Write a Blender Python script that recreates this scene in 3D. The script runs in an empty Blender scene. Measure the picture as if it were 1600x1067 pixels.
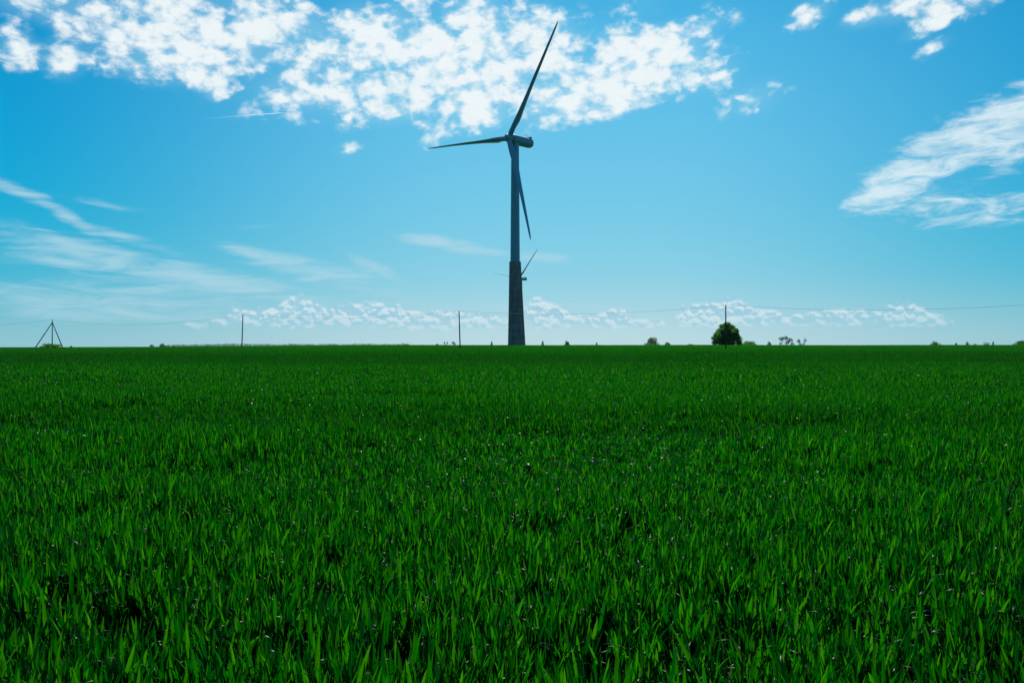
import bpy, bmesh, math, random
import numpy as np
from mathutils import Vector, Matrix, Quaternion

scene = bpy.context.scene
COL = scene.collection
R = math.radians

# ------------------------------------------------------------------ camera, sky, sun, exposure
F = 1250.0            # focal length in pixels of the 1600 px wide photograph
HROW = 541.0          # row of eye level
EYE = 1.55            # eye height in metres

cam_data = bpy.data.cameras.new('camera')
cam_data.sensor_width = 36.0
cam_data.lens = 36.0 * F / 1600.0
cam_data.shift_y = (HROW - 533.5) / 1600.0
cam_data.clip_start = 0.05
cam_data.clip_end = 90000.0
cam = bpy.data.objects.new('camera', cam_data)
cam.location = (0, 0, EYE)
cam.rotation_euler = (R(90), 0, 0)
COL.objects.link(cam)
scene.camera = cam

SUN_EL, SUN_AZ = 50.0, 4.0
vs = scene.view_settings
vs.view_transform = 'Standard'
vs.look = 'None'
vs.gamma = 1.0
vs.use_curve_mapping = False
vs.exposure = 0.0
scene.cycles.use_denoising = True
scene.cycles.max_bounces = 5
scene.cycles.diffuse_bounces = 2
scene.cycles.transmission_bounces = 1
scene.cycles.transparent_max_bounces = 8
scene.cycles.volume_bounces = 0
scene.cycles.sample_clamp_indirect = 4.0

sun_d = bpy.data.lights.new('sun', 'SUN')
sun_d.energy = 5.0
sun_d.angle = R(0.53)
sun_d.color = (1.0, 0.97, 0.92)
sun = bpy.data.objects.new('sun', sun_d)
sdir = Vector((math.sin(R(SUN_AZ)) * math.cos(R(SUN_EL)), math.cos(R(SUN_AZ)) * math.cos(R(SUN_EL)), math.sin(R(SUN_EL))))
sun.rotation_euler = sdir.to_track_quat('Z', 'Y').to_euler()
sun.location = (0, 0, 60)
COL.objects.link(sun)


class NT:
    """Small wrapper for writing node trees."""
    def __init__(self, tree):
        self.t = tree
        self.n = tree.nodes
        self.n.clear()

    def put(self, sock, v):
        if v is None:
            return
        if isinstance(v, bpy.types.NodeSocket):
            self.t.links.new(v, sock)
        else:
            try:
                sock.default_value = v
            except Exception:
                sock.default_value = (*v, 1.0)

    def new(self, typ, ins=None, out=0, **props):
        n = self.n.new(typ)
        for k, v in props.items():
            setattr(n, k, v)
        for k, v in (ins or {}).items():
            self.put(n.inputs[k], v)
        return n.outputs[out] if out is not None else n

    def m(self, op, a, b=None, c=None, clamp=False):
        return self.new('ShaderNodeMath', {0: a, 1: b, 2: c}, operation=op, use_clamp=clamp)

    def add(self, a, b): return self.m('ADD', a, b)
    def mul(self, a, b): return self.m('MULTIPLY', a, b)
    def sub(self, a, b): return self.m('SUBTRACT', a, b)

    def step(self, v, lo, hi, a=0.0, b=1.0):
        return self.new('ShaderNodeMapRange', {0: v, 1: lo, 2: hi, 3: a, 4: b}, interpolation_type='SMOOTHSTEP')

    def lin(self, v, lo, hi, a=0.0, b=1.0):
        return self.new('ShaderNodeMapRange', {0: v, 1: lo, 2: hi, 3: a, 4: b}, interpolation_type='LINEAR')

    def mix(self, f, a, b, blend='MIX'):
        n = self.n.new('ShaderNodeMix')
        n.data_type = 'RGBA'
        n.blend_type = blend
        self.put(n.inputs[0], f)
        self.put(n.inputs[6], a)
        self.put(n.inputs[7], b)
        return n.outputs[2]

    def noise(self, vec, scale, detail=4, rough=0.5, dist=0.0, lac=2.0, out=0):
        return self.new('ShaderNodeTexNoise', {'Vector': vec, 'Scale': scale, 'Detail': detail, 'Roughness': rough,
                                               'Distortion': dist, 'Lacunarity': lac}, out=out)

    def comb(self, x, y, z=0.0):
        return self.new('ShaderNodeCombineXYZ', {0: x, 1: y, 2: z})

    def mapping(self, vec, loc=(0, 0, 0), rot=(0, 0, 0), sc=(1, 1, 1), vt='POINT'):
        return self.new('ShaderNodeMapping', {'Vector': vec, 'Location': loc, 'Rotation': rot, 'Scale': sc}, vector_type=vt)


def build_world():
    w = bpy.data.worlds.new('World')
    scene.world = w
    w.use_nodes = True
    t = NT(w.node_tree)
    d = t.new('ShaderNodeTexCoord', out=0)
    sx = t.new('ShaderNodeSeparateXYZ', {0: d}, out=None)
    x, y, z = sx.outputs
    az = t.m('ARCTAN2', x, y)
    el = t.m('ARCSINE', z)
    P = t.comb(az, el)                       # azimuth / elevation in radians
    sky = t.n.new('ShaderNodeTexSky')
    sky.sky_type = 'NISHITA'
    sky.sun_disc = False
    sky.sun_elevation = R(SUN_EL)
    sky.sun_rotation = R(SUN_AZ)
    sky.air_density = 1.0
    sky.dust_density = 0.6
    sky.ozone_density = 2.0
    base = sky.outputs[0]
    base = t.mix(1.0, base, (0.012, 0.10, 0.105), 'MULTIPLY')
    lin = lambda c: tuple((v / 255 / 12.92 if v < 11 else ((v / 255 + .055) / 1.055) ** 2.4) for v in c) + (1,)

    def ramp(stops):
        n = t.n.new('ShaderNodeValToRGB')
        cr = n.color_ramp
        cr.interpolation = 'B_SPLINE'
        while len(cr.elements) < len(stops): cr.elements.new(0.5)
        for e, (p, c) in zip(cr.elements, sorted(stops)):
            e.position = p
            e.color = lin(c)
        t.put(n.inputs[0], t.lin(el, 0.0, 1.0))
        return n.outputs[0]
    # clear-sky colour by elevation: under the sun (milky) and away from it (deep blue)
    r_sun = ramp([(0.0, (198, 221, 229)), (.035, (178, 215, 227)), (.08, (144, 208, 228)), (.15, (122, 202, 231)), (.23, (110, 197, 233)), (.32, (92, 189, 232)), (.42, (66, 177, 228)), (.8, (30, 130, 200))])
    r_off = ramp([(0.0, (152, 198, 210)), (.035, (118, 191, 209)), (.08, (52, 180, 212)), (.15, (0, 168, 213)), (.23, (0, 158, 212)), (.32, (0, 148, 207)), (.42, (0, 136, 200)), (.8, (0, 92, 165))])
    saz = t.m('ABSOLUTE', t.sub(az, R(SUN_AZ)))
    deep = t.step(saz, 0.08, 0.68)
    clear = t.mix(deep, r_sun, r_off)
    clear = t.mix(t.step(saz, 0.8, 1.9), clear, t.mix(1.0, clear, (.7, .72, .75), 'MULTIPLY'))
    base = t.mix(0.05, clear, base)

    def cells(vec, scale, soft):
        n = t.new('ShaderNodeTexVoronoi', {'Vector': vec, 'Scale': scale, 'Smoothness': soft, 'Detail': 1.0, 'Roughness': 0.45}, out=None,
                  feature='SMOOTH_F1', voronoi_dimensions='2D')
        n.normalize = True
        return t.sub(1.0, n.outputs['Distance'])

    def cover(blobs, grow=1.0):
        """Union of soft elliptical cloud banks given as photo column, row, radii, tilt, weight."""
        acc = None
        for b in blobs:
            cx, cy, rx, ry, rot = b[:5]
            wgt = b[5] if len(b) > 5 else 1.0
            ry = ry * grow
            a0 = math.atan((cx - 800) / F)
            ca = math.cos(a0)
            e0 = math.atan((HROW - cy) / F * ca)
            mp = t.mapping(P, (a0, e0, 0), (0, 0, R(rot)), (rx / F * ca * ca, ry / F * ca, 1), 'TEXTURE')
            g = t.new('ShaderNodeTexGradient', {0: mp}, out=1, gradient_type='SPHERICAL')
            if wgt != 1.0:
                g = t.mul(g, wgt)
            acc = g if acc is None else t.m('MULTIPLY_ADD', t.m('MULTIPLY', acc, g), -0.75, t.add(acc, g))
        return acc

    # --- puffy altocumulus bank along the top
    puffs = [(28, 76, 46, 44, 0), (55, 5, 120, 40, 0, .85), (195, 40, 140, 95, 0, .95), (250, 85, 90, 60, 0), (95, 95, 50, 42, 0, .8),
             (320, 80, 55, 80, 10), (405, 25, 110, 65, 0), (470, 62, 62, 60, 10), (380, 75, 70, 45, 10, .8), (285, 20, 70, 60, 0),
             (455, 150, 60, 30, 0, .5), (320, 128, 40, 16, 0, .8), (337, 148, 20, 14, 0, .8), (463, 120, 24, 20, 0, .8), (515, 112, 30, 25, 0, .7),
             (560, 50, 80, 55, 10), (622, 75, 70, 70, 20), (605, 155, 75, 45, 10, .85), (740, 15, 60, 55, 0), (650, 5, 60, 30, 0, .7),
             (748, 105, 160, 100, 15, 1.0), (845, 80, 75, 85, 30), (700, 75, 70, 50, 20), (750, 175, 60, 40, 10),
             (880, 152, 110, 50, 22), (975, 120, 150, 55, 27), (1050, 95, 90, 60, 25), (980, 75, 70, 40, 10), (960, 165, 90, 26, 10, .7),
             (1100, 118, 90, 40, 15, .6), (1175, 155, 80, 40, 10, .5), (500, 140, 250, 75, 0, .55), (620, 120, 170, 85, 0, .45), (900, 60, 160, 60, 0, .35), (680, 214, 45, 18, 28, .7), (545, 235, 35, 18, 20, .45),
             (1265, 24, 55, 26, 20, .75), (1345, 27, 50, 22, 15, .68), (1430, 3, 110, 34, 12, .85), (1510, 5, 100, 30, 12, .75),
             (1445, 42, 60, 20, 20, .68), (1458, 75, 46, 17, 20, .62), (1120, 30, 60, 30, 0, .4), (1010, 5, 60, 30, 0, .3)]
    covA = cover(puffs)
    # the bank carries on outside the picture: overhead, to both sides and behind
    out = t.m('MAXIMUM', t.step(t.m('ABSOLUTE', az), 0.62, 0.85), t.step(el, 0.44, 0.56))
    big = t.noise(d, 2.3, 3, 0.5)
    covO = t.mul(t.mul(t.step(big, 0.53, 0.70), out), t.step(el, 0.10, 0.30))
    covA = t.m('MAXIMUM', covA, t.mul(covO, 0.9))
    PA = t.mapping(P, (0, 0, 0), (0, 0, R(-24)), (1.0, 1.5, 1))
    n1 = t.noise(PA, 60, 7, 0.62, 0.3)
    n2 = t.noise(t.mapping(PA, (2, 9, 0)), 25, 2, 0.5, 0.4)
    warp = t.mix(0.035, PA, t.noise(PA, 18, 3, .55, out=1), 'ADD')
    n3 = cells(warp, 34, 0.35)
    n2 = t.add(t.mul(n2, .75), t.mul(t.sub(n3, .62), .85))
    v = t.add(t.add(t.mul(t.sub(n1, .5), 2.3), t.mul(t.sub(n2, .38), 2.6)), t.sub(t.mul(covA, 1.14), 0.70))
    dA = t.mul(t.step(v, -0.38, 0.72), t.step(covA, 0.03, 0.30))
    # soft veil round the bank
    veilA = t.mul(t.step(covA, 0.05, 0.8), 0.28)
    # --- combed cloud on the right
    comb = [(1520, 215, 200, 62, 22), (1570, 185, 110, 50, 15), (1420, 262, 120, 46, 22), (1480, 325, 190, 40, -5, .95), (1385, 298, 90, 34, 25),
            (1585, 230, 90, 60, 20), (1440, 281, 36, 14, 20, .7), (1560, 272, 50, 18, 15, .6), (1590, 318, 60, 16, 10, .5)]
    covB = cover(comb)
    PB = t.mapping(P, (3, 1, 0), (0, 0, R(-22)), (1.0, 3.4, 1))
    nb = t.noise(PB, 20, 9, 0.64, 0.5)
    dB = t.mul(t.mul(t.step(t.add(t.mul(t.sub(nb, .5), 3.6), t.sub(t.mul(covB, 1.0), 0.55)), -0.45, 0.85), 0.86), t.step(covB, 0.02, 0.3))
    # --- thin cirrus
    wisps = [(200, 445, 460, 80, -4, .34), (480, 490, 520, 44, -2, .36), (40, 304, 110, 16, -20, .9), (105, 338, 75, 14, -34, .9), (190, 370, 130, 13, -14, .85),
             (140, 400, 280, 34, -12, .95), (330, 436, 260, 26, -10, .9), (110, 385, 110, 12, -26, .6), (500, 425, 210, 26, -13, .9), (590, 420, 90, 16, -24, .7), (420, 410, 120, 16, -22, .6),
             (110, 475, 250, 40, -2, .7), (690, 380, 110, 17, -9, 1.0), (840, 402, 95, 15, -7, .85), (150, 318, 120, 12, -6, .5), (840, 478, 280, 16, 0, .55), (410, 350, 60, 16, 10, .3)]
    covC = cover(wisps)
    covC = t.m('MAXIMUM', covC, t.mul(t.mul(out, t.step(t.noise(d, 1.4, 2), 0.5, 0.7)), t.step(el, 0.5, 0.2)))
    PC = t.mapping(P, (7, 2, 0), (0, 0, R(11)), (1.0, 7.0, 1))
    nc = t.noise(PC, 10, 8, 0.62, 0.9)
    dC = t.mul(t.mul(t.step(t.add(t.mul(t.sub(nc, .5), 3.2), t.sub(t.mul(covC, 1.15), 0.32)), -0.3, 1.15), 0.72), t.step(covC, 0.0, 0.5))
    # --- cumulus far off above the horizon
    cum = [(465, 486, 36, 26, 0), (425, 494, 44, 16, 0), (490, 494, 40, 18, 0), (535, 495, 50, 16, 0), (580, 491, 60, 22, 0), (625, 495, 45, 18, 0), (700, 500, 80, 16, 0),
           (760, 503, 60, 14, 0, .8), (846, 488, 36, 26, 0), (870, 498, 50, 16, 0), (960, 497, 32, 16, 0), (930, 503, 40, 12, 0, .8), (1000, 505, 60, 10, 0, .7), (1090, 494, 44, 22, 0), (1140, 489, 42, 24, 0),
           (1190, 496, 44, 16, 0), (1260, 500, 60, 12, 0, .8), (1320, 496, 70, 15, 0, .9), (1415, 493, 60, 20, 0, .95), (1465, 500, 40, 12, 0, .6), (375, 494, 30, 14, 0, .8), (345, 503, 30, 10, 0, .6), (300, 508, 40, 8, 0, .5),
           (660, 507, 90, 10, 0, .7), (430, 506, 70, 10, 0, .7)]
    covD = cover(cum, 1.3)
    cumO = t.mul(t.mul(t.step(el, 0.010, 0.022), t.step(el, 0.07, 0.035)), t.mul(t.step(t.m('ABSOLUTE', az), 0.60, 0.75), t.step(t.noise(P, 7, 2), 0.45, 0.6)))
    covD = t.m('MAXIMUM', covD, t.mul(cumO, 0.8))
    PD = t.mapping(P, (0, 0, 0), (0, 0, 0), (1, 1.15, 1))
    def heap(vec):
        wv = t.mix(0.006, vec, t.noise(vec, 90, 3, .55, out=1), 'ADD')
        return t.add(t.mul(t.noise(vec, 50, 5, 0.5), 0.55), t.mul(t.sub(cells(wv, 85, 0.25), .22), .55))
    nd = heap(PD)
    nd2 = heap(t.mapping(PD, (0.001, 0.0040, 0)))
    dD = t.mul(t.step(t.add(t.mul(t.sub(nd, .5), 1.2), t.sub(t.mul(covD, 1.15), 0.34)), -0.10, 0.26), t.step(covD, 0.02, 0.22))
    lightD = t.lin(t.sub(nd, nd2), -0.07, 0.10)
    CLOUD = (0.90, 0.95, 0.96)
    col = base
    col = t.mix(dC, col, (0.47, 0.70, 0.80))
    cc = t.mix(t.step(lightD, 0.1, 0.9), (0.34, 0.61, 0.76), (0.76, 0.86, 0.90))
    col = t.mix(t.mul(dD, t.lin(el, 0.018, 0.040, 0.22, 0.68)), col, cc)
    col = t.mix(veilA, col, (0.45, 0.75, 0.90))
    na = t.noise(t.mapping(PA, (5, 2, 0)), 55, 6, 0.6)
    shadeA = t.mix(t.step(t.add(na, t.mul(v, .35)), 0.25, 0.85), (0.70, 0.85, 0.92), CLOUD)
    col = t.mix(t.mul(dA, 0.93), col, shadeA)
    col = t.mix(dB, col, (0.74, 0.88, 0.93))
    # below the horizon: plain dull ground tone (hidden by the ground itself)
    col = t.mix(t.step(el, -0.01, -0.05), col, (0.05, 0.08, 0.05))
    # physical sky is scaled through Background strength 0.1
    colx = t.mix(1.0, col, (10, 10, 10), 'MULTIPLY')
    bg = t.new('ShaderNodeBackground', {0: colx, 1: 0.1})
    t.new('ShaderNodeOutputWorld', {0: bg}, out=None) if False else t.t.links.new(bg, t.n.new('ShaderNodeOutputWorld').inputs[0])


build_world()


# ------------------------------------------------------------------ helpers
def px(col, d):
    """x of a photo column at distance d."""
    return (col - 800.0) / F * d


def pz(row, d):
    """height of a photo row at distance d."""
    return EYE + (HROW - row) / F * d


def sstep(v, a, b):
    t = np.clip((np.asarray(v, float) - a) / (b - a), 0, 1)
    return t * t * (3 - 2 * t)


def terrain(x, y):
    x = np.asarray(x, float)
    y = np.asarray(y, float)
    d = np.sqrt(x * x + y * y) * 0.25 + np.maximum(y, 0) * 0.75
    side = sstep(x / np.maximum(y, 30.0), -0.66, -0.05)
    h = np.interp(d, [0, 60, 100, 150, 175, 203, 228, 260, 285, 305, 330], [0, 0, .05, .32, .58, .76, .92, 1.15, 1.45, 1.62, 1.66])
    h = h * (1 - 0.57 * (1 - side))
    h = h + 0.05 * np.sin(x * 0.05 + 1.3) * sstep(d, 20, 60) * np.sin(d * 0.035)
    h = h - 0.0032 * np.maximum(d - 318, 0) - 0.35 * sstep(d, 310, 420)
    return h


def tz(x, y):
    return float(terrain(x, y))


def tag(o, label=None, cat=None, group=None, kind=None):
    if label: o['label'] = label
    if cat: o['category'] = cat
    if group: o['group'] = group
    if kind: o['kind'] = kind
    return o


def empty(name, loc, parent=None):
    o = bpy.data.objects.new(name, None)
    o.empty_display_size = 0.5
    o.location = loc
    COL.objects.link(o)
    o.parent = parent
    return o


def mesh_obj(name, verts, faces, mats, parent=None, smooth=False, link=True, loc=None):
    me = bpy.data.meshes.new(name)
    me.from_pydata([tuple(v) for v in verts], [], faces)
    me.update()
    for mm in (mats if isinstance(mats, (list, tuple)) else [mats]):
        me.materials.append(mm)
    if smooth:
        me.polygons.foreach_set('use_smooth', [True] * len(me.polygons))
    o = bpy.data.objects.new(name, me)
    if link:
        COL.objects.link(o)
    if parent is not None:
        o.parent = parent
    if loc is not None:
        o.location = loc
    return o


class MB:
    def __init__(self):
        self.v, self.f = [], []

    def loft(self, rings, close=True, cap0=True, cap1=True):
        n = len(rings[0])
        b = len(self.v)
        for r in rings:
            self.v += [tuple(p) for p in r]
        for i in range(len(rings) - 1):
            for j in range(n if close else n - 1):
                k = (j + 1) % n
                self.f.append((b + i * n + j, b + i * n + k, b + (i + 1) * n + k, b + (i + 1) * n + j))
        if cap0: self.f.append(tuple(b + j for j in reversed(range(n))))
        if cap1: self.f.append(tuple(b + (len(rings) - 1) * n + j for j in range(n)))
        return self

    def tube(self, pts, rad, n=8):
        pts = [Vector(p) for p in pts]
        if not hasattr(rad, '__len__'): rad = [rad] * len(pts)
        rings = []
        for i, p in enumerate(pts):
            t = (pts[min(i + 1, len(pts) - 1)] - pts[max(i - 1, 0)]).normalized()
            a = t.cross(Vector((0, 1, 0.01)))
            if a.length < 1e-3: a = t.cross(Vector((1, 0, 0)))
            a.normalize()
            c = t.cross(a)
            rings.append([p + (a * math.cos(q) + c * math.sin(q)) * rad[i] for q in [2 * math.pi * k / n for k in range(n)]])
        return self.loft(rings)

    def box(self, c, s, rot=None):
        b = len(self.v)
        for dx in (-.5, .5):
            for dy in (-.5, .5):
                for dz in (-.5, .5):
                    p = Vector((dx * s[0], dy * s[1], dz * s[2]))
                    if rot is not None: p = rot @ p
                    self.v.append(tuple(p + Vector(c)))
        self.f += [tuple(b + i for i in q) for q in ((0, 1, 3, 2), (4, 6, 7, 5), (0, 4, 5, 1), (2, 3, 7, 6), (0, 2, 6, 4), (1, 5, 7, 3))]
        return self

    def obj(self, name, mats, parent=None, smooth=False, loc=None):
        return mesh_obj(name, self.v, self.f, mats, parent, smooth, loc=loc)


def auto_smooth(o, ang=35):
    """smooth shading with sharp edges kept where faces meet at more than ang degrees."""
    bm = bmesh.new()
    bm.from_mesh(o.data)
    bmesh.ops.recalc_face_normals(bm, faces=bm.faces)
    for f in bm.faces: f.smooth = True
    for e in bm.edges:
        if len(e.link_faces) == 2 and e.calc_face_angle(0) > R(ang): e.smooth = False
    bm.to_mesh(o.data)
    bm.free()
    return o


# ------------------------------------------------------------------ materials
def material(name):
    m = bpy.data.materials.new(name)
    m.use_nodes = True
    return m, NT(m.node_tree)


def finish(t, surf, disp=None):
    o = t.n.new('ShaderNodeOutputMaterial')
    t.t.links.new(surf, o.inputs[0])


def simple_mat(name, c1, c2, scale=3.0, rough=0.6, bump=0.0, spec=0.4, stretch=(1, 1, 1)):
    m, t = material(name)
    co = t.new('ShaderNodeTexCoord', out=3)
    mp = t.mapping(co, sc=stretch)
    n = t.noise(mp, scale, 6, 0.6)
    c = t.mix(t.step(n, 0.35, 0.68), c1, c2)
    ins = {'Base Color': c, 'Roughness': rough, 'Specular IOR Level': spec}
    if bump:
        ins['Normal'] = t.new('ShaderNodeBump', {'Height': n, 'Strength': bump, 'Distance': 0.05})
    finish(t, t.new('ShaderNodeBsdfPrincipled', ins))
    return m


def leaf_mat(name, base, trans, tmix, rough, spec, vary=0.35, field=False):
    """Leaf with per-leaf colour variation from the 'tint' attribute, gloss and light shining through."""
    m, t = material(name)
    tint = t.new('ShaderNodeAttribute', out=2, attribute_name='tint')
    oi = t.new('ShaderNodeObjectInfo', out=5)
    geo = t.new('ShaderNodeNewGeometry', out=0)
    patch = t.noise(geo, 0.055, 3, 0.55)
    var = t.add(t.mul(t.sub(tint, 0.5), vary), t.mul(t.sub(patch, 0.5), 0.5))
    val = t.add(1.0, var)
    if field:       # broad darker stripes running across the field, and a lightened far ridge
        s = t.new('ShaderNodeSeparateXYZ', {0: geo}, out=None)
        wob = t.noise(t.mapping(geo, sc=(.012, .03, 0)), 1.0, 3, .55)
        yy = t.add(s.outputs[1], t.mul(t.sub(wob, .5), t.mul(s.outputs[1], .55)))
        dark_band = t.mul(t.step(yy, 36, 70), t.step(yy, 165, 95))
        dark_band2 = t.mul(t.step(yy, 10.5, 12.5), t.step(yy, 17, 14.5))
        pale = t.mul(t.step(yy, 22, 30), t.step(yy, 50, 38))
        val = t.mul(val, t.add(t.sub(t.sub(1.0, t.mul(dark_band, .30)), t.mul(dark_band2, .22)), t.mul(t.step(yy, 185, 270), .22)))  # last term paints the sunlit look of the far ridge into the leaf colour
    dry = t.step(tint, 0.972, 0.990)
    b = t.new('ShaderNodeHueSaturation', {'Hue': t.add(0.5, t.mul(t.sub(tint, 0.5), -0.02)), 'Value': val, 'Color': (*base, 1)})
    tr = t.new('ShaderNodeHueSaturation', {'Hue': t.add(0.5, t.mul(t.sub(tint, 0.5), -0.035)), 'Value': val, 'Color': (*trans, 1)})
    b = t.mix(t.mul(dry, 0.6), b, (0.22, 0.17, 0.06))
    p = t.new('ShaderNodeBsdfPrincipled', {'Base Color': b, 'Roughness': rough, 'Specular IOR Level': spec, 'Specular Tint': (0.58, 1.0, 0.76, 1)})
    tl = t.new('ShaderNodeBsdfTranslucent', {'Color': tr})
    finish(t, t.new('ShaderNodeMixShader', {0: tmix, 1: p, 2: tl}))
    return m


M_WHEAT = leaf_mat('wheat_leaf', (0.002, 0.017, 0.0006), (0.0085, 0.215, 0.0004), 0.46, 0.31, 0.10, 1.25, True)
M_TREE = leaf_mat('tree_leaf', (0.028, 0.105, 0.008), (0.10, 0.36, 0.006), 0.46, 0.5, 0.25, 0.7)
M_TREE_HAZED = leaf_mat('hazed_tree_leaf', (0.075, 0.12, 0.05), (0.15, 0.24, 0.05), 0.35, 0.6, 0.3, 0.6)  # haze of distance painted into the leaf colour
M_TREE_DARK = leaf_mat('dark_tree_leaf', (0.015, 0.050, 0.018), (0.03, 0.10, 0.015), 0.3, 0.5, 0.4, 0.6)
M_BARK = simple_mat('bark', (0.06, 0.045, 0.03), (0.13, 0.10, 0.07), 5, 0.9, 0.5, 0.2, (1, 1, .2))
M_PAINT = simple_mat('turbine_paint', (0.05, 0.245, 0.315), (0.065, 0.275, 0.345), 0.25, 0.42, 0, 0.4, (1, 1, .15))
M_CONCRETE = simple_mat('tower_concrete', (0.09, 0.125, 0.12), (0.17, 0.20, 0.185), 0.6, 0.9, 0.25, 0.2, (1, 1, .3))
M_STEEL = simple_mat('dull_steel', (0.10, 0.11, 0.12), (0.16, 0.17, 0.18), 4, 0.5, 0, 0.5)
M_WOOD = simple_mat('weathered_pole_wood', (0.045, 0.035, 0.028), (0.11, 0.09, 0.075), 6, 0.9, 0.4, 0.2, (1, 1, .08))
M_PORC = simple_mat('brown_porcelain', (0.07, 0.03, 0.02), (0.09, 0.04, 0.025), 5, 0.25, 0, 0.5)
M_WIRE = simple_mat('black_cable', (0.03, 0.03, 0.03), (0.05, 0.05, 0.05), 5, 0.6)


def ground_mat():
    m, t = material('field_soil')
    geo = t.new('ShaderNodeNewGeometry', out=0)
    s = t.new('ShaderNodeSeparateXYZ', {0: geo}, out=None)
    n = t.noise(geo, 9, 8, 0.65)
    n2 = t.noise(geo, 55, 5, 0.6)
    soil = t.mix(t.step(n, 0.35, 0.7), (0.018, 0.014, 0.009), (0.060, 0.046, 0.029))
    soil = t.mix(t.step(n2, 0.60, 0.72), soil, (0.15, 0.12, 0.07))
    grass = t.mix(t.step(t.noise(geo, 0.05, 5, 0.6), 0.35, 0.65), (0.020, 0.060, 0.010), (0.045, 0.085, 0.018))
    c = t.mix(t.step(s.outputs[1], 60, 200), soil, grass)
    bump = t.new('ShaderNodeBump', {'Height': t.add(n, t.mul(n2, 0.3)), 'Strength': 0.8, 'Distance': 0.03})
    finish(t, t.new('ShaderNodeBsdfPrincipled', {'Base Color': c, 'Roughness': 0.95, 'Specular IOR Level': 0.1, 'Normal': bump}))
    return m


# ------------------------------------------------------------------ ground
def build_ground():
    ys = np.concatenate([np.array([-2500, -800, -250, -80, -30, -12, -4]), np.arange(0, 30, 1.5), np.arange(30, 120, 5), np.arange(120, 480, 8),
                         np.array([520, 600, 720, 900, 1150, 1500, 2000, 2700, 3500])])
    tx = np.concatenate([-np.geomspace(3500, 4, 40), np.arange(-3, 4, 1.0), np.geomspace(4, 3500, 40)])
    X, Y = np.meshgrid(tx, ys)
    Z = terrain(X, Y)
    rng = np.random.default_rng(3)
    near = (np.abs(X) < 6) & (Y < 20) & (Y > -4)
    Z = Z + near * rng.normal(0, 0.012, X.shape)
    nx, ny = len(tx), len(ys)
    verts = np.stack([X, Y, Z], -1).reshape(-1, 3)
    faces = [(i * nx + j, i * nx + j + 1, (i + 1) * nx + j + 1, (i + 1) * nx + j) for i in range(ny - 1) for j in range(nx - 1)]
    o = mesh_obj('ground', verts, faces, ground_mat(), smooth=True)
    tag(o, kind='structure')


build_ground()


# ------------------------------------------------------------------ wind turbines
def blade_mesh(L, pitch, sag_dir, sag, name='blade'):
    """Blade in a frame: +Z radial, +X rearwards along the rotor axis, Y tangential."""
    tab = np.array([  # r/L, chord, thickness ratio, share of chord ahead of the pitch axis
        (0.026, 2.25, 1.00, .5), (0.060, 2.25, 1.00, .5), (0.085, 2.55, .80, .45), (0.11, 3.15, .58, .38), (0.14, 3.80, .43, .32), (0.165, 3.95, .38, .30),
        (0.20, 3.70, .34, .29), (0.25, 3.22, .30, .28), (0.32, 2.70, .27, .28), (0.42, 2.35, .26, .28), (0.55, 1.98, .26, .28), (0.70, 1.62, .26, .28),
        (0.84, 1.30, .26, .28), (0.93, 1.05, .26, .29), (0.975, .72, .28, .33), (0.995, .40, .3, .4), (1.0, .10, .4, .5)])
    rr = np.concatenate([np.linspace(tab[i, 0], tab[i + 1, 0], 3, endpoint=False) for i in range(len(tab) - 1)] + [[1.0]])
    rings = []
    n = 20
    for r in rr:
        ch = np.interp(r, tab[:, 0], tab[:, 1]); th = np.interp(r, tab[:, 0], tab[:, 2]); le = np.interp(r, tab[:, 0], tab[:, 3])
        p = R(pitch - 9.0 * (1 - min(1, r / 0.7)) + 0)
        ex = np.array([math.sin(p), math.cos(p), 0]); ey = np.array([math.cos(p), -math.sin(p), 0])
        circ = np.clip((th - 0.4) / 0.6, 0, 1)
        ring = []
        for k in range(n):
            q = 2 * math.pi * k / n
            cx = 0.5 - 0.5 * math.cos(q)
            prof = 5 * (0.2969 * math.sqrt(cx) - 0.126 * cx - 0.3516 * cx ** 2 + 0.2843 * cx ** 3 - 0.1036 * cx ** 4)
            yy = prof * (1 if q < math.pi else -1) * th + 0.03 * (1 - circ) * math.sin(math.pi * cx)
            yc = 0.5 * math.sin(q) * th
            yv = (yy * (1 - circ) + yc * circ)
            v = ex * (cx - le) * ch + ey * yv * ch
            v = v + np.array([0, 0, r * L]) + np.array(sag_dir) * sag * r ** 2.4
            ring.append(v)
        rings.append(ring)
    mb = MB().loft(rings)
    return mb


def ring_pts(rx, n, power=2.0, rot=0.0, cx=0, cy=0, z=0):
    out = []
    for k in range(n):
        q = 2 * math.pi * k / n
        c, s = math.cos(q), math.sin(q)
        rad = (abs(c) ** power + abs(s) ** power) ** (-1 / power) * rx
        x, y = rad * c, rad * s
        out.append((cx + x * math.cos(rot) - y * math.sin(rot), cy + x * math.sin(rot) + y * math.cos(rot), z))
    return out


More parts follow.
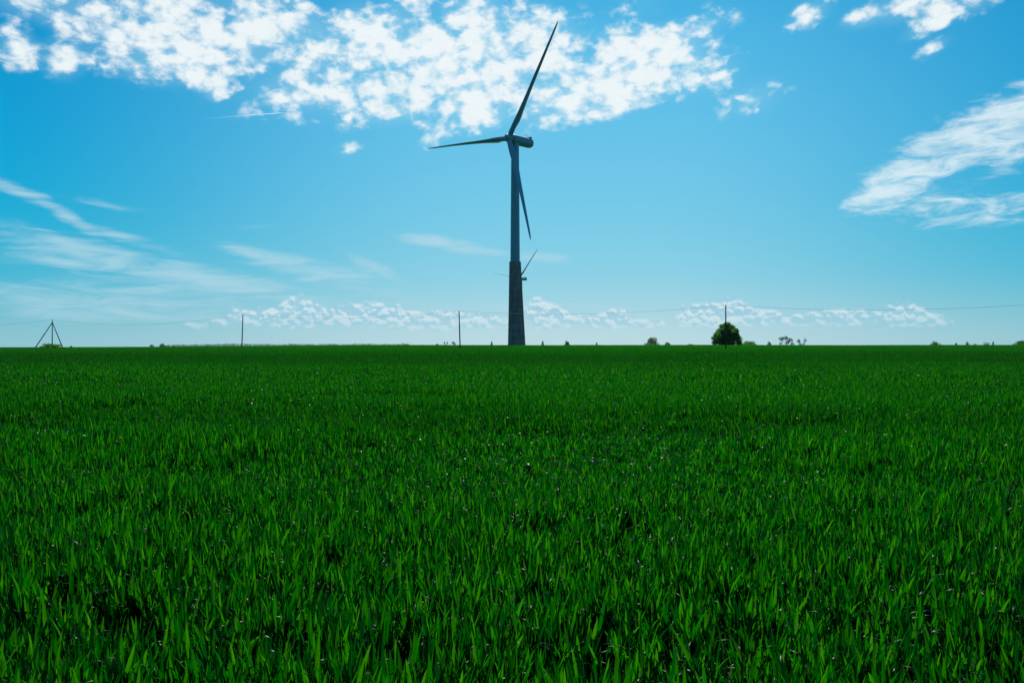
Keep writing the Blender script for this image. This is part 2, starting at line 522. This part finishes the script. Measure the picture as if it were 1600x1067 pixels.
def turbine(name, label, hub, yaw, phase, L, base_z, overhang, tilt, cone, pitch, conc_top, lean, sags, hid_base=False):
    hub = Vector(hub)
    a_h = Vector((math.cos(R(yaw)), math.sin(R(yaw)), 0))              # rearwards, level
    tower_xy = hub + a_h * overhang
    root = empty(name, (tower_xy.x, tower_xy.y, base_z))
    tag(root, label, 'wind turbine', 'wind turbines beyond the field')
    O = Vector((tower_xy.x, tower_xy.y, base_z))
    H = hub - O
    top = H.z - 2.15
    ct = conc_top - base_z
    # concrete foot of stacked rings, each a part with a recessed joint above it
    nring = 11
    for i in range(nring):
        z0, z1 = ct * i / nring, ct * (i + 1) / nring - 0.03
        rings = []
        for zz, sh in ((z0, 0.02), (z0 + 0.05, 0), (z1 - 0.05, 0), (z1, 0.02)):
            f = zz / ct
            rad = 3.68 + (2.42 - 3.68) * f ** 0.92 - sh
            if i == nring - 1 and zz > z0 + .1: rad += 0.0
            rings.append(ring_pts(rad, 40, 2.5, R(45 + 8), lean * (1 - f), 0, zz))
        auto_smooth(MB().loft(rings).obj('concrete_ring', M_CONCRETE, root), 40)
    col = MB().loft([ring_pts(2.50, 40, 2.3, R(53), 0, 0, ct - 0.02), ring_pts(2.53, 40, 2.3, R(53), 0, 0, ct + 0.35), ring_pts(2.46, 40, 2.2, R(53), 0, 0, ct + 0.5)])
    auto_smooth(col.obj('concrete_collar', M_CONCRETE, root), 40)
    # steel tower in three cans, each butting on a flange
    zs = [ct + 0.5, ct + 0.5 + (top - ct) * 0.34, ct + 0.5 + (top - ct) * 0.68, top]
    rad = lambda z: 2.10 + (1.70 - 2.10) * (z - zs[0]) / (zs[-1] - zs[0])
    for i in range(3):
        zz = np.linspace(zs[i], zs[i + 1] - 0.12, 4)
        auto_smooth(MB().loft([ring_pts(rad(q), 40, 2, 0, 0, 0, q) for q in zz]).obj('steel_tower_section', M_PAINT, root), 40)
        q = zs[i + 1]
        auto_smooth(MB().loft([ring_pts(rad(q) + .03, 40, 2, 0, 0, 0, q - 0.12), ring_pts(rad(q) + .03, 40, 2, 0, 0, 0, q)]).obj('tower_flange', M_PAINT, root), 40)
    # nacelle frame: X rearwards, Z up
    mat_n = Matrix.Translation(H) @ Matrix.Rotation(R(yaw), 4, 'Z')
    W = lambda p: mat_n @ Vector(p)
    def nring_(x, ry, rz, zc, p=2.6, n=32):
        return [W((x, yy, zc + zz * rz / ry)) for (yy, zz, _) in ring_pts(ry, n, p, 0)]
    prof = [(1.65, 1.75), (1.75, 1.98), (2.4, 2.08), (5, 2.13), (9.5, 2.13), (12.2, 2.10), (13.2, 2.02), (13.65, 1.86)]
    auto_smooth(MB().loft([nring_(x, r_, r_ * 1.0, 0.0, 2.35) for x, r_ in prof]).obj('nacelle', M_PAINT, root), 30)
    cap = MB().loft([nring_(13.67, 1.70, 1.70, 0, 2.2), nring_(13.95, 1.66, 1.66, 0, 2.2), nring_(14.1, 1.5, 1.5, 0, 2.2)])
    auto_smooth(cap.obj('rear_cover', M_PAINT, root), 30)
    auto_smooth(MB().loft([[tuple(W((x0, yy, zz))) for (x0, yy) in ((12.1, -1.1), (13.4, -1.1), (13.4, 1.1), (12.1, 1.1))] for zz in (2.0, 2.62)]).obj('roof_cooler', M_STEEL, root), 30)
    for ym, hm in ((.6, 3.7), (-.6, 3.3)):
        mm = MB().tube([W((10.9, ym, 2.1)), W((10.9, ym, hm))], 0.05, 6).obj('wind_sensor', M_STEEL, root)
        MB().tube([W((10.9, ym - .4, hm)), W((10.9, ym + .4, hm))], 0.05, 6).obj('sensor_arm', M_STEEL, mm)
    # yaw collar between nacelle and tower
    auto_smooth(MB().loft([ring_pts(1.82, 40, 2, 0, 0, 0, top), ring_pts(1.85, 40, 2, 0, 0, 0, top + 0.55)]).obj('yaw_collar', M_PAINT, root), 40)
    # rotor
    mat_h = Matrix.Translation(H) @ Matrix.Rotation(R(yaw), 4, 'Z') @ Matrix.Rotation(R(tilt), 4, 'Y')
    hubm = MB()
    hp = [(-2.25, .25), (-2.15, .75), (-1.8, 1.2), (-1.2, 1.58), (-.4, 1.80), (.6, 1.86), (1.35, 1.80), (1.62, 1.62)]
    hubm.loft([[tuple(mat_h @ Vector((x, yy, zz))) for (yy, zz, _) in ring_pts(r_, 32)] for x, r_ in hp])
    auto_smooth(hubm.obj('hub', M_PAINT, root), 40)
    for k in range(3):
        mb_rot = mat_h @ Matrix.Rotation(R(phase + 120 * k), 4, 'X') @ Matrix.Rotation(R(-cone), 4, 'Y')
        inv = mb_rot.to_3x3().inverted()
        down = inv @ Vector((0, 0, -1))
        b = blade_mesh(L, pitch, tuple(down), sags)
        b.v = [tuple(mb_rot @ Vector(p)) for p in b.v]
        auto_smooth(b.obj('blade', M_PAINT, root), 50)
    return root


d1 = 350.0
turbine('wind_turbine', 'tall near wind turbine on a grey concrete foot rising from the field', (px(794.9, d1), d1, pz(216.2, d1)), 44.1, 34.7, 52.4,
        tz(0, d1) - 0.3, 3.9, 5.4, 5.1, 84, pz(411, d1 + 2.7), 0.72, 0.8)
d2 = 1100.0
turbine('wind_turbine', 'small distant wind turbine mostly hidden behind the tower of the tall one', (px(811, d2), d2, pz(435.3, d2)), 44, 43, 52.4,
        tz(8, d2) - 0.3, 3.9, 5, 4, 84, pz(500, d2), 0.0, 0.8)


# ------------------------------------------------------------------ power line
def pole(label, x, y, ztop, lean=0.0, rad=0.17, braces=None):
    z0 = tz(x, y) - 0.25
    root = empty('power_pole', (x, y, z0))
    tag(root, label, 'power pole', 'wooden poles of the power line')
    h = ztop - z0
    ln = Vector((lean, 0, h))
    MB().tube([ln * 0, ln * 0.5, ln * 0.995], [rad, rad * .88, rad * .72], 10).obj('pole', M_WOOD, root, True)
    t = ln * 0.985
    MB().tube([t + Vector((0, -.12, -.35)), t + Vector((0, -.22, -.28)), t + Vector((0, -.22, .05))], 0.03, 6).obj('insulator_hook', M_STEEL, root, True)
    MB().tube([t + Vector((0, -.22, .05)), t + Vector((0, -.22, .09)), t + Vector((0, -.22, .15)), t + Vector((0, -.22, .20))], [.05, .10, .10, .06], 8).obj('insulator', M_PORC, root, True)
    for b in (braces or []):
        MB().tube([Vector(b), ln * 0.90 + Vector((0.1 if b[0] > 0 else -0.1, 0, 0))], [rad * 0.95, rad * .75], 10).obj('brace', M_WOOD, root, True)
    if braces:
        MB().tube([ln * 0.90 + Vector((-.3, 0, 0)), ln * 0.90 + Vector((.3, 0, 0))], 0.09, 8).obj('brace_bolt', M_STEEL, root, True)
    return (x + lean, y - .22, ztop + 0.08)


poles = [(-150 - 72, 292, 9.9), (px(81.5, 260), 260, pz(500, 260)), (px(377.8, 228), 228, pz(492, 228)), (px(719, 203), 203, pz(486, 203)), (px(1134, 175), 175, pz(477, 175)), (108, 148, 10.2)]
tops = [(-222, 292, 10.0)]
x, y, zt = poles[1]
tops.append(pole('three legged braced wooden pole above a low bush at the far left', x, y, zt, 0.05, 0.17, [(px(56, 260) - px(81.5, 260), -1.0, 0.1), (px(96.5, 260) - px(81.5, 260), 1.0, 0.1)]))
x, y, zt = poles[2]
tops.append(pole('slim wooden pole alone on the field, next right of the braced pole', x, y, zt, 0.32))
x, y, zt = poles[3]
tops.append(pole('slim wooden pole leaning slightly left, just left of the tall turbine', x, y, zt, -0.28))
x, y, zt = poles[4]
tops.append(pole('tall wooden pole in front of the big round tree', x, y, zt, 0.0))
tops.append((108, 148, 10.2))
wire_lab = ['overhead wire running out of the picture left of the braced pole', 'sagging overhead wire between the braced pole and the next slim pole',
            'overhead wire between two slim poles, crossing the low cumulus clouds', 'overhead wire crossing the turbine foot towards the pole by the tree',
            'overhead wire running right from the pole at the big tree']
for i, sag in enumerate((1.5, 2.2, 1.5, 1.45, 1.5)):
    a, b = Vector(tops[i]), Vector(tops[i + 1])
    pts = []
    for k in range(25):
        s = k / 24
        p = a.lerp(b, s)
        p.z -= 4 * sag * s * (1 - s)
        pts.append(p)
    o = MB().tube([p - a for p in pts], 0.021, 5).obj('overhead_wire', M_WIRE, None, True, loc=a)
    tag(o, wire_lab[i], 'wire', 'spans of the overhead line')


# ------------------------------------------------------------------ trees and bushes
def leaf_cloud(rng, centres, radii, n, size, flat=0.8):
    """n leaf quads spread mostly near the surface of several lumps; returns verts, faces, tint."""
    vs_, fs, tint = [], [], []
    vol = np.array([r[0] * r[1] * r[2] for r in radii]) ** 0.75
    pick = rng.choice(len(centres), n, p=vol / vol.sum())
    for i in pick:
        u = rng.normal(size=3); u /= np.linalg.norm(u)
        rad = rng.uniform(0.45, 1.0) ** 0.5 * (1 + rng.normal(0, .06))
        p = np.array(centres[i]) + u * np.array(radii[i]) * rad
        if p[2] < 0.05: p[2] = rng.uniform(0.05, .4)
        nrm = u + rng.normal(0, .55, 3); nrm /= np.linalg.norm(nrm)
        t1 = np.cross(nrm, rng.normal(size=3)); t1 /= np.linalg.norm(t1) + 1e-6
        t2 = np.cross(nrm, t1)
        s = size * rng.uniform(.6, 1.4)
        b = len(vs_)
        vs_ += [p - t1 * s, p + t2 * s * .55 - t1 * s * .1, p + t1 * s, p - t2 * s * .55 + t1 * s * .1]
        fs.append((b, b + 1, b + 2, b + 3))
        tint.append(rng.uniform(0.05, .95))
    return vs_, fs, tint


def set_tint(me, per_face):
    a = me.attributes.new('tint', 'FLOAT', 'FACE')
    a.data.foreach_set('value', np.asarray(per_face, np.float32))


def tree(name, label, cat, x, y, h, w, lumps, n, size, mat, seed, trunk=True, group=None):
    """lumps: centres/radii as fractions of width and height."""
    rng = np.random.default_rng(seed)
    z0 = tz(x, y) - 0.1
    root = empty(name, (x, y, z0))
    tag(root, label, cat, group)
    C_, R_ = [], []
    for (fx, fz, rx, rz) in lumps:
        for q in range(3):
            jx, jy, jz = rng.normal(0, .16, 3)
            C_.append(((fx + jx * rx) * w, (rng.uniform(-.25, .25) + jy * rx) * w * .8, (fz + jz * rz) * h))
            R_.append((rx * w * rng.uniform(.6, .85), rx * w * rng.uniform(.6, .85), rz * h * rng.uniform(.6, .85)))
    v, f, tn = leaf_cloud(rng, C_, R_, n, size)
    v = np.array(v)
    zmax = v[:, 2].max()
    v[:, 2] *= min(1.0, h / zmax)
    v[:, 2] = np.maximum(v[:, 2], 0.02)
    o = mesh_obj('crown', v, f, mat, root)
    set_tint(o.data, tn)
    mb = MB()
    tr = max(.05, .028 * h)
    if trunk:
        mb.tube([(0, 0, 0), (rng.normal(0, .01) * h, 0, h * .3), (rng.normal(0, .02) * h, 0, h * .62)], [tr, tr * .75, tr * .3], 8)
    for c in C_[::2]:
        c = Vector(c)
        st = Vector((0, 0, h * (rng.uniform(.12, .35) if trunk else 0)))
        mid = st.lerp(c, .55) + Vector((0, 0, -.04 * h))
        mb.tube([st, mid, c], [tr * .5, tr * .35, tr * .12], 5)
    mb.obj('trunk', M_BARK, root, True)
    return root


def at(col, row_top, width_px, d):
    x = px(col, d)
    return x, d, pz(row_top, d) - tz(x, d) + 0.1, width_px / F * d


ROUND = [(0, .12, .40, .12), (-.38, .13, .16, .13), (.38, .13, .16, .13), (0, .32, .34, .18), (-.33, .30, .19, .16), (.34, .29, .19, .16), (-.28, .45, .19, .16), (.29, .44, .19, .16), (0, .52, .30, .18),
         (-.21, .59, .19, .15), (.23, .57, .19, .15), (-.02, .68, .24, .15), (-.13, .75, .16, .13), (.13, .72, .17, .13), (-.02, .84, .16, .12)]
DOME = [(0, .40, .34, .45), (-.26, .28, .24, .3), (.26, .28, .24, .3), (-.1, .62, .22, .3), (.14, .6, .22, .3)]
OPEN = [(0, .10, .42, .12), (-.25, .70, .20, .22), (-.05, .80, .2, .18), (.18, .62, .2, .2), (.34, .28, .16, .2), (-.36, .35, .10, .15), (.05, .48, .16, .14)]
TWIN = [(0, .10, .34, .12), (-.28, .72, .2, .26), (.28, .76, .2, .22), (-.26, .38, .14, .24), (.2, .35, .14, .2)]
TALL = [(0, .35, .4, .35), (0, .68, .3, .3), (0, .88, .16, .12)]

x, y, h, w = at(1136, 500.5, 46, 312)
tree('broadleaf_tree', 'big dense round tree standing right behind the tall power pole', 'tree', x, y, h, w, ROUND, 13000, .27, M_TREE, 11)
TREES = [  # name, label, category, column, top row, width, distance, lumps, n, size, material, trunk
    ('broadleaf_tree', 'pale hazy round tree on the horizon between turbine and big tree', 'tree', 1019, 524.5, 25, 640, DOME, 1500, .42, M_TREE_HAZED, True),
    ('bush', 'low pale dome shaped bush just right of the pale round tree', 'bush', 1043, 532, 14, 640, DOME, 600, .36, M_TREE_HAZED, False),
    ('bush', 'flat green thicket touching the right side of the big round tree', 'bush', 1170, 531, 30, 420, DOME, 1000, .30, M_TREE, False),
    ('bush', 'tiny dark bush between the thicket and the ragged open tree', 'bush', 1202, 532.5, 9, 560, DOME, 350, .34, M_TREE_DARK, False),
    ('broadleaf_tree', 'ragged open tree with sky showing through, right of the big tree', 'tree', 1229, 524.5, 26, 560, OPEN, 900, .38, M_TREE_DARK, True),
    ('broadleaf_tree', 'thin forked tree with two small crowns beside the ragged tree', 'tree', 1253, 528, 17, 640, TWIN, 420, .38, M_TREE_HAZED, True),
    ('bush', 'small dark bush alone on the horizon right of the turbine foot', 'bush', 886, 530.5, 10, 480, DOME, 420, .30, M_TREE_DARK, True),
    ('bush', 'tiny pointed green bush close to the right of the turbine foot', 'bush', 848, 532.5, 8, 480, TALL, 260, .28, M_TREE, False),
    ('bush', 'faint tiny bush between the small dark bush and the pale tree', 'bush', 932, 534.5, 6, 560, TALL, 160, .30, M_TREE_HAZED, False),
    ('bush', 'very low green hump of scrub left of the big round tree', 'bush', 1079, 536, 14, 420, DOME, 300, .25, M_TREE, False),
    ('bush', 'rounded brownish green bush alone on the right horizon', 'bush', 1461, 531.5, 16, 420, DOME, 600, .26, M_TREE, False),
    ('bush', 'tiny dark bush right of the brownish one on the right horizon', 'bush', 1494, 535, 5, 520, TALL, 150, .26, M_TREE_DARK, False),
    ('bush', 'small hazy upright bush in the middle of the right horizon row', 'bush', 1511, 533, 9, 620, TALL, 260, .34, M_TREE_HAZED, False),
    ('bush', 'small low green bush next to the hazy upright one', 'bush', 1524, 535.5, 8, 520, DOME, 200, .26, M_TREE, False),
    ('bush', 'wide pale hazy bush left of a small dark conifer shaped one', 'bush', 1541, 533.5, 15, 700, DOME, 380, .38, M_TREE_HAZED, False),
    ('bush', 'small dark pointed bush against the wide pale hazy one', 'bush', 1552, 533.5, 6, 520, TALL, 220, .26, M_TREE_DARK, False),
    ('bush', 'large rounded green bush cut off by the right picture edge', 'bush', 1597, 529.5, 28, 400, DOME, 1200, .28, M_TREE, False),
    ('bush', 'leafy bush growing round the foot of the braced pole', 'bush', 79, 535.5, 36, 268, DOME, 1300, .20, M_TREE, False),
    ('bush', 'small faint scrub right of the braced pole bush', 'bush', 111, 540, 6, 300, DOME, 120, .18, M_TREE_HAZED, False),
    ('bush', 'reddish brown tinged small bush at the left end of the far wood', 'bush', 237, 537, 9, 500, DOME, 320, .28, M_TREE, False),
    ('bush', 'small hazy round tree at the left end of the far wood', 'bush', 253.5, 534.5, 14, 600, DOME, 480, .34, M_TREE_HAZED, False),
    ('bush', 'lowest bush in the small cluster left of the leaning pole', 'bush', 683, 535.5, 7, 520, DOME, 220, .26, M_TREE_HAZED, False),
    ('broadleaf_tree', 'tiny sparse forked tree in the cluster left of the leaning pole', 'tree', 696.5, 533, 8, 560, TWIN, 220, .30, M_TREE_DARK, True),
    ('broadleaf_tree', 'tiny flat topped tree just left of the leaning pole', 'tree', 709.5, 533, 9, 560, OPEN, 280, .30, M_TREE_DARK, True),
    ('bush', 'tiny pointed tree between the leaning pole and turbine foot', 'bush', 768, 532.5, 6, 560, TALL, 200, .30, M_TREE_DARK, False),
]
for i, (nm, lab, cat, c_, row, wpx, d, lumps, n, size, mat, trk) in enumerate(TREES):
    x, y, h, w = at(c_, row, wpx, d)
    tree(nm, lab, cat, x, y, h, w, lumps, n, size, mat, 100 + i, trk, 'small trees and bushes along the horizon')


def far_wood():
    """A far-off wood edge that reads as one low ragged mass."""
    rng = np.random.default_rng(5)
    C_, R_ = [], []
    prof = [(258, 539.5), (275, 538.3), (300, 538.6), (330, 537.6), (355, 537.0), (380, 537.2), (400, 537.6), (420, 537.4), (440, 537.5), (470, 537.2), (500, 537.3), (515, 536.6), (530, 537.2), (560, 537.2), (572, 536.6), (590, 537.3), (640, 537.0)]
    for c in np.arange(258, 640, 2.6):
        d = 1250 + rng.uniform(-40, 40)
        row = np.interp(c, [p[0] for p in prof], [p[1] for p in prof]) + rng.normal(0, .5)
        x = px(c, d)
        top = pz(row, d)
        z0 = tz(x, d)
        h = max(3.0, top - z0)
        C_.append((x, d, z0 + h * .55)); R_.append((3.2, 3.0, h * .47))
    v, f, tn = leaf_cloud(rng, [(0, 0, 50)] * 0 + C_, R_, 9000, .75)
    o = mesh_obj('far_wood', v, f, M_TREE_HAZED)
    set_tint(o.data, tn)
    tag(o, 'low ragged far-off wood along the left horizon', 'wood', kind='stuff')


far_wood()


# ------------------------------------------------------------------ contrail
def contrail():
    m, t = material('ice_trail')
    g = t.new('ShaderNodeTexCoord', out=0)
    s = t.new('ShaderNodeSeparateXYZ', {0: g}, out=None)
    n = t.noise(t.mapping(g, sc=(14, 2, 2)), 3, 4, .6)
    a = t.mul(t.m('POWER', s.outputs[0], 3.0), t.lin(n, .3, .7, .6, 1.0))
    tl = t.new('ShaderNodeBsdfTranslucent', {'Color': (.9, .93, .95, 1)})
    tp = t.new('ShaderNodeBsdfTransparent')
    finish(t, t.new('ShaderNodeMixShader', {0: t.mul(a, 0.75), 1: tp, 2: tl}))
    d = 30000.0
    p0 = Vector((px(285, d), d, pz(189.5, d))); p1 = Vector((px(445, d), d, pz(176.5, d)))
    N = 24
    pts, rad = [], []
    for i in range(N + 1):
        s_ = i / N
        pts.append((p1 - p0) * s_ + Vector((0, 0, math.sin(s_ * 3) * 20)))
        rad.append(27 * (1.1 - .75 * s_) * (1 if s_ < .93 else max(.25, (1 - s_) / .07)))
    o = MB().tube(pts, rad, 10).obj('contrail', m, None, True, loc=p0)
    tag(o, 'thin white aircraft vapour trail in the blue below the upper left clouds', 'contrail')


contrail()


# ------------------------------------------------------------------ wheat field
def wheat_patch(name, radius, n_til, leaves, segs, wscale, folded, seed, hscale=1.0, bent=0.11, clump=0.034):
    """A round patch of young wheat: tillers of long tapering leaves, hidden source for the scatter."""
    rng = np.random.default_rng(seed)
    n = n_til * leaves
    ang = rng.uniform(0, 2 * np.pi, n_til); rr = radius * np.sqrt(rng.uniform(0, 1, n_til))
    nc = max(6, n_til // 9)                       # tillers stand in tufts
    ca, cr_ = rng.uniform(0, 2 * np.pi, nc), radius * np.sqrt(rng.uniform(0, 1, nc))
    pk = rng.integers(0, nc, n_til)
    tx = cr_[pk] * np.cos(ca[pk]) + rng.normal(0, clump, n_til); ty = cr_[pk] * np.sin(ca[pk]) + rng.normal(0, clump, n_til)
    bx, by = np.repeat(tx, leaves), np.repeat(ty, leaves)
    th = np.repeat(rng.normal(1.0, .10, n_til), leaves)
    lean_a = np.repeat(rng.uniform(0, 2 * np.pi, n_til), leaves); lean = np.repeat(np.abs(rng.normal(0, .10, n_til)), leaves)
    li = np.tile(np.arange(leaves), n_til)
    h0 = (0.03 + 0.15 * li / max(1, leaves - 1) + rng.normal(0, .015, n)) * th * hscale
    L = rng.uniform(.13, .22, n) * th * hscale
    wd = rng.uniform(.0105, .0220, n) * wscale
    az = rng.uniform(0, 2 * np.pi, n)
    e0 = np.radians(rng.normal(82, 5, n))
    bend = np.radians(np.abs(rng.normal(0, 19, n)))
    isb = rng.uniform(0, 1, n) < bent
    bend = np.where(isb, np.radians(rng.uniform(80, 170, n)), bend)
    late = np.where(isb, 1.9, 1.5)
    twist = rng.normal(0, .5, n)
    tint = rng.uniform(0, 1, n)
    S = segs + 1
    P = np.zeros((n, S, 3)); P[:, 0] = np.stack([bx + np.cos(lean_a) * lean * h0, by + np.sin(lean_a) * lean * h0, np.maximum(h0, .01)], -1)
    ks = np.arange(S) / segs
    D = np.zeros((n, S, 3))
    for k in range(S):
        e = e0 - bend * ks[k] ** late
        D[:, k] = np.stack([np.cos(e) * np.cos(az) + np.cos(lean_a) * lean, np.cos(e) * np.sin(az) + np.sin(lean_a) * lean, np.sin(e)], -1)
        if k: P[:, k] = P[:, k - 1] + .5 * (D[:, k] + D[:, k - 1]) * (L / segs)[:, None]
    P[..., 2] = np.maximum(P[..., 2], 0.015)
    prof = np.interp(ks, [0, .12, .35, .65, .85, 1.0], [.55, .85, 1.0, .80, .45, .03])
    a2 = az[:, None] + np.pi / 2 + twist[:, None] * ks[None, :] * 1.4
    side = np.stack([np.cos(a2), np.sin(a2), 0 * a2], -1)
    side = side - D * (side * D).sum(-1, keepdims=True)
    side /= np.linalg.norm(side, axis=-1, keepdims=True) + 1e-6
    hw = .5 * wd[:, None] * prof[None, :]
    A = P - side * hw[..., None]; B = P + side * hw[..., None]
    if folded:
        nrm = np.cross(D, side); nrm /= np.linalg.norm(nrm, axis=-1, keepdims=True) + 1e-6
        C_ = P + nrm * (hw * .38)[..., None]
        V = np.stack([A, C_, B], 2); c = 3
    else:
        V = np.stack([A, B], 2); c = 2
    V = V.reshape(-1, 3)
    i0 = (np.arange(n)[:, None, None] * S + np.arange(segs)[None, :, None]) * c + np.arange(c - 1)[None, None, :]
    Fc = np.stack([i0, i0 + 1, i0 + c + 1, i0 + c], -1).reshape(-1, 4)
    tn = np.repeat(tint, segs * (c - 1))
    if folded:      # stems
        pass
    me = bpy.data.meshes.new(name)
    me.vertices.add(len(V)); me.vertices.foreach_set('co', V.astype(np.float32).ravel())
    me.loops.add(Fc.size); me.loops.foreach_set('vertex_index', Fc.astype(np.int32).ravel())
    me.polygons.add(len(Fc)); me.polygons.foreach_set('loop_start', np.arange(0, Fc.size, 4, dtype=np.int32))
    me.polygons.foreach_set('use_smooth', np.ones(len(Fc), bool))
    me.update(calc_edges=True)
    me.materials.append(M_WHEAT)
    set_tint(me, tn)
    return bpy.data.objects.new(name, me)


def vnoise(x, y, s, seed):
    """cheap smooth value noise."""
    rng = np.random.default_rng(seed)
    g = rng.uniform(0, 1, (256, 256))
    u, v = x / s, y / s
    i, j = np.floor(u).astype(int), np.floor(v).astype(int)
    fu, fv = u - i, v - j
    fu, fv = fu * fu * (3 - 2 * fu), fv * fv * (3 - 2 * fv)
    q = lambda a, b: g[a % 256, b % 256]
    return (q(i, j) * (1 - fu) + q(i + 1, j) * fu) * (1 - fv) + (q(i, j + 1) * (1 - fu) + q(i + 1, j + 1) * fu) * fv


def wheat_field():
    rng = np.random.default_rng(21)
    zones = [  # y range, grid step, patch args
        (-1.5, 8.0, .42, 5, dict(radius=.42, n_til=165, leaves=4, segs=6, wscale=1.0, folded=True)),
        (8.0, 26.0, .90, 4, dict(radius=.90, n_til=560, leaves=3, segs=4, wscale=1.15, folded=False)),
        (26.0, 90.0, 2.4, 3, dict(radius=2.4, n_til=1700, leaves=2, segs=3, wscale=1.9, folded=False, clump=.08)),
        (90.0, 345.0, 6.5, 2, dict(radius=6.5, n_til=3600, leaves=2, segs=2, wscale=4.2, folded=False, clump=.2)),
    ]
    pts, var, rot, scl, srcs = [], [], [], [], []
    for zi, (y0, y1, st, nv, kw) in enumerate(zones):
        first = len(srcs)
        for k in range(nv):
            srcs.append(wheat_patch('wheat_patch', seed=40 + zi * 10 + k, **kw))
        gy = np.arange(y0, y1, st)
        for yy in gy:
            hw = .70 * max(yy, 0) + 4 + st * 2
            gx = np.arange(-hw, hw, st)
            xx = gx + rng.uniform(-.35, .35, len(gx)) * st
            y_ = yy + st / 2 + rng.uniform(-.35, .35, len(gx)) * st
            for a, b in zip(xx, y_):
                pts.append((a, b, float(terrain(a, b)))); var.append(first + rng.integers(nv)); rot.append(rng.uniform(0, 6.283)); scl.append(1.0)
    pts = np.array(pts); var = np.array(var); rot = np.array(rot)
    s = .80 + .34 * vnoise(pts[:, 0] + 50, pts[:, 1] + 50, 1.3, 1) * 1.0 + .16 * (vnoise(pts[:, 0], pts[:, 1], 9, 2) - .5)
    s *= rng.uniform(.90, 1.12, len(pts))
    weak = sstep(vnoise(pts[:, 0] + 20, pts[:, 1] * 2.6, 3.2, 12), .55, .80) * sstep(pts[:, 1], 5, 9) * sstep(-pts[:, 1], -34, -16)
    s *= 1 - .38 * weak
    # thin spots: the bare corner at the lower left and a few gaps
    keep = np.ones(len(pts), bool)
    dd = np.hypot((pts[:, 0] + 2.45) / .26, (pts[:, 1] - 3.80) / .30)
    keep &= dd > 1.0
    # the photographer's own standing place
    keep &= ~((np.abs(pts[:, 0]) < .6) & (pts[:, 1] < 0.55))
    gaps = vnoise(pts[:, 0] + 9, pts[:, 1] + 3, .55, 7)
    keep &= ~((gaps > .90) & (pts[:, 1] < 26) & (pts[:, 1] > 6))
    pts, var, rot, s = pts[keep], var[keep], rot[keep], s[keep]
    me = bpy.data.meshes.new('wheat_field')
    me.vertices.add(len(pts)); me.vertices.foreach_set('co', pts.astype(np.float32).ravel())
    for nm, dat, ty in (('variant', var, 'INT'), ('turn', rot, 'FLOAT'), ('grow', s, 'FLOAT')):
        a = me.attributes.new(nm, ty, 'POINT')
        a.data.foreach_set('value', dat.astype(np.int32 if ty == 'INT' else np.float32))
    me.materials.append(M_WHEAT)
    o = bpy.data.objects.new('wheat_field', me)
    COL.objects.link(o)
    tag(o, 'dense knee-high young green wheat filling the whole field', 'wheat', kind='stuff')
    g = bpy.data.node_groups.new('wheat_scatter', 'GeometryNodeTree')
    g.interface.new_socket('Geometry', in_out='INPUT', socket_type='NodeSocketGeometry')
    g.interface.new_socket('Geometry', in_out='OUTPUT', socket_type='NodeSocketGeometry')
    gi, go = g.nodes.new('NodeGroupInput'), g.nodes.new('NodeGroupOutput')
    join = g.nodes.new('GeometryNodeJoinGeometry')
    def attr(nm, ty):
        n = g.nodes.new('GeometryNodeInputNamedAttribute'); n.data_type = ty; n.inputs[0].default_value = nm
        return n.outputs[0]
    vA, tA, gA = attr('variant', 'INT'), attr('turn', 'FLOAT'), attr('grow', 'FLOAT')
    cr = g.nodes.new('ShaderNodeCombineXYZ'); g.links.new(tA, cr.inputs[2])
    cs = g.nodes.new('ShaderNodeCombineXYZ'); cs.inputs[0].default_value = 1; cs.inputs[1].default_value = 1; g.links.new(gA, cs.inputs[2])
    for i, so in enumerate(srcs):
        oi = g.nodes.new('GeometryNodeObjectInfo'); oi.inputs['Object'].default_value = so
        cmp_ = g.nodes.new('FunctionNodeCompare'); cmp_.data_type = 'INT'; cmp_.operation = 'EQUAL'
        g.links.new(vA, cmp_.inputs[2]); cmp_.inputs[3].default_value = i
        iop = g.nodes.new('GeometryNodeInstanceOnPoints')
        g.links.new(gi.outputs[0], iop.inputs['Points'])
        g.links.new(cmp_.outputs[0], iop.inputs['Selection'])
        g.links.new(oi.outputs['Geometry'], iop.inputs['Instance'])
        g.links.new(cr.outputs[0], iop.inputs['Rotation'])
        g.links.new(cs.outputs[0], iop.inputs['Scale'])
        g.links.new(iop.outputs[0], join.inputs[0])
    g.links.new(join.outputs[0], go.inputs[0])
    md = o.modifiers.new('scatter', 'NODES')
    md.node_group = g
    print('wheat patches', len(pts), 'source tris', sum(len(q.data.polygons) * 2 for q in srcs))


wheat_field()


# ------------------------------------------------------------------ thin summer haze
def haze():
    m = bpy.data.materials.new('thin_haze')
    m.use_nodes = True
    nt = m.node_tree
    nt.nodes.clear()
    v = nt.nodes.new('ShaderNodeVolumePrincipled')
    v.inputs['Color'].default_value = (0.55, 0.85, 1.0, 1)
    v.inputs['Density'].default_value = 0.00002
    v.inputs['Anisotropy'].default_value = 0.0
    nt.links.new(v.outputs[0], nt.nodes.new('ShaderNodeOutputMaterial').inputs['Volume'])
    o = MB().box((0, 0, 70), (7400, 7400, 176)).obj('haze', m)
    tag(o, 'thin pale haze over the whole plain', kind='stuff')


haze()
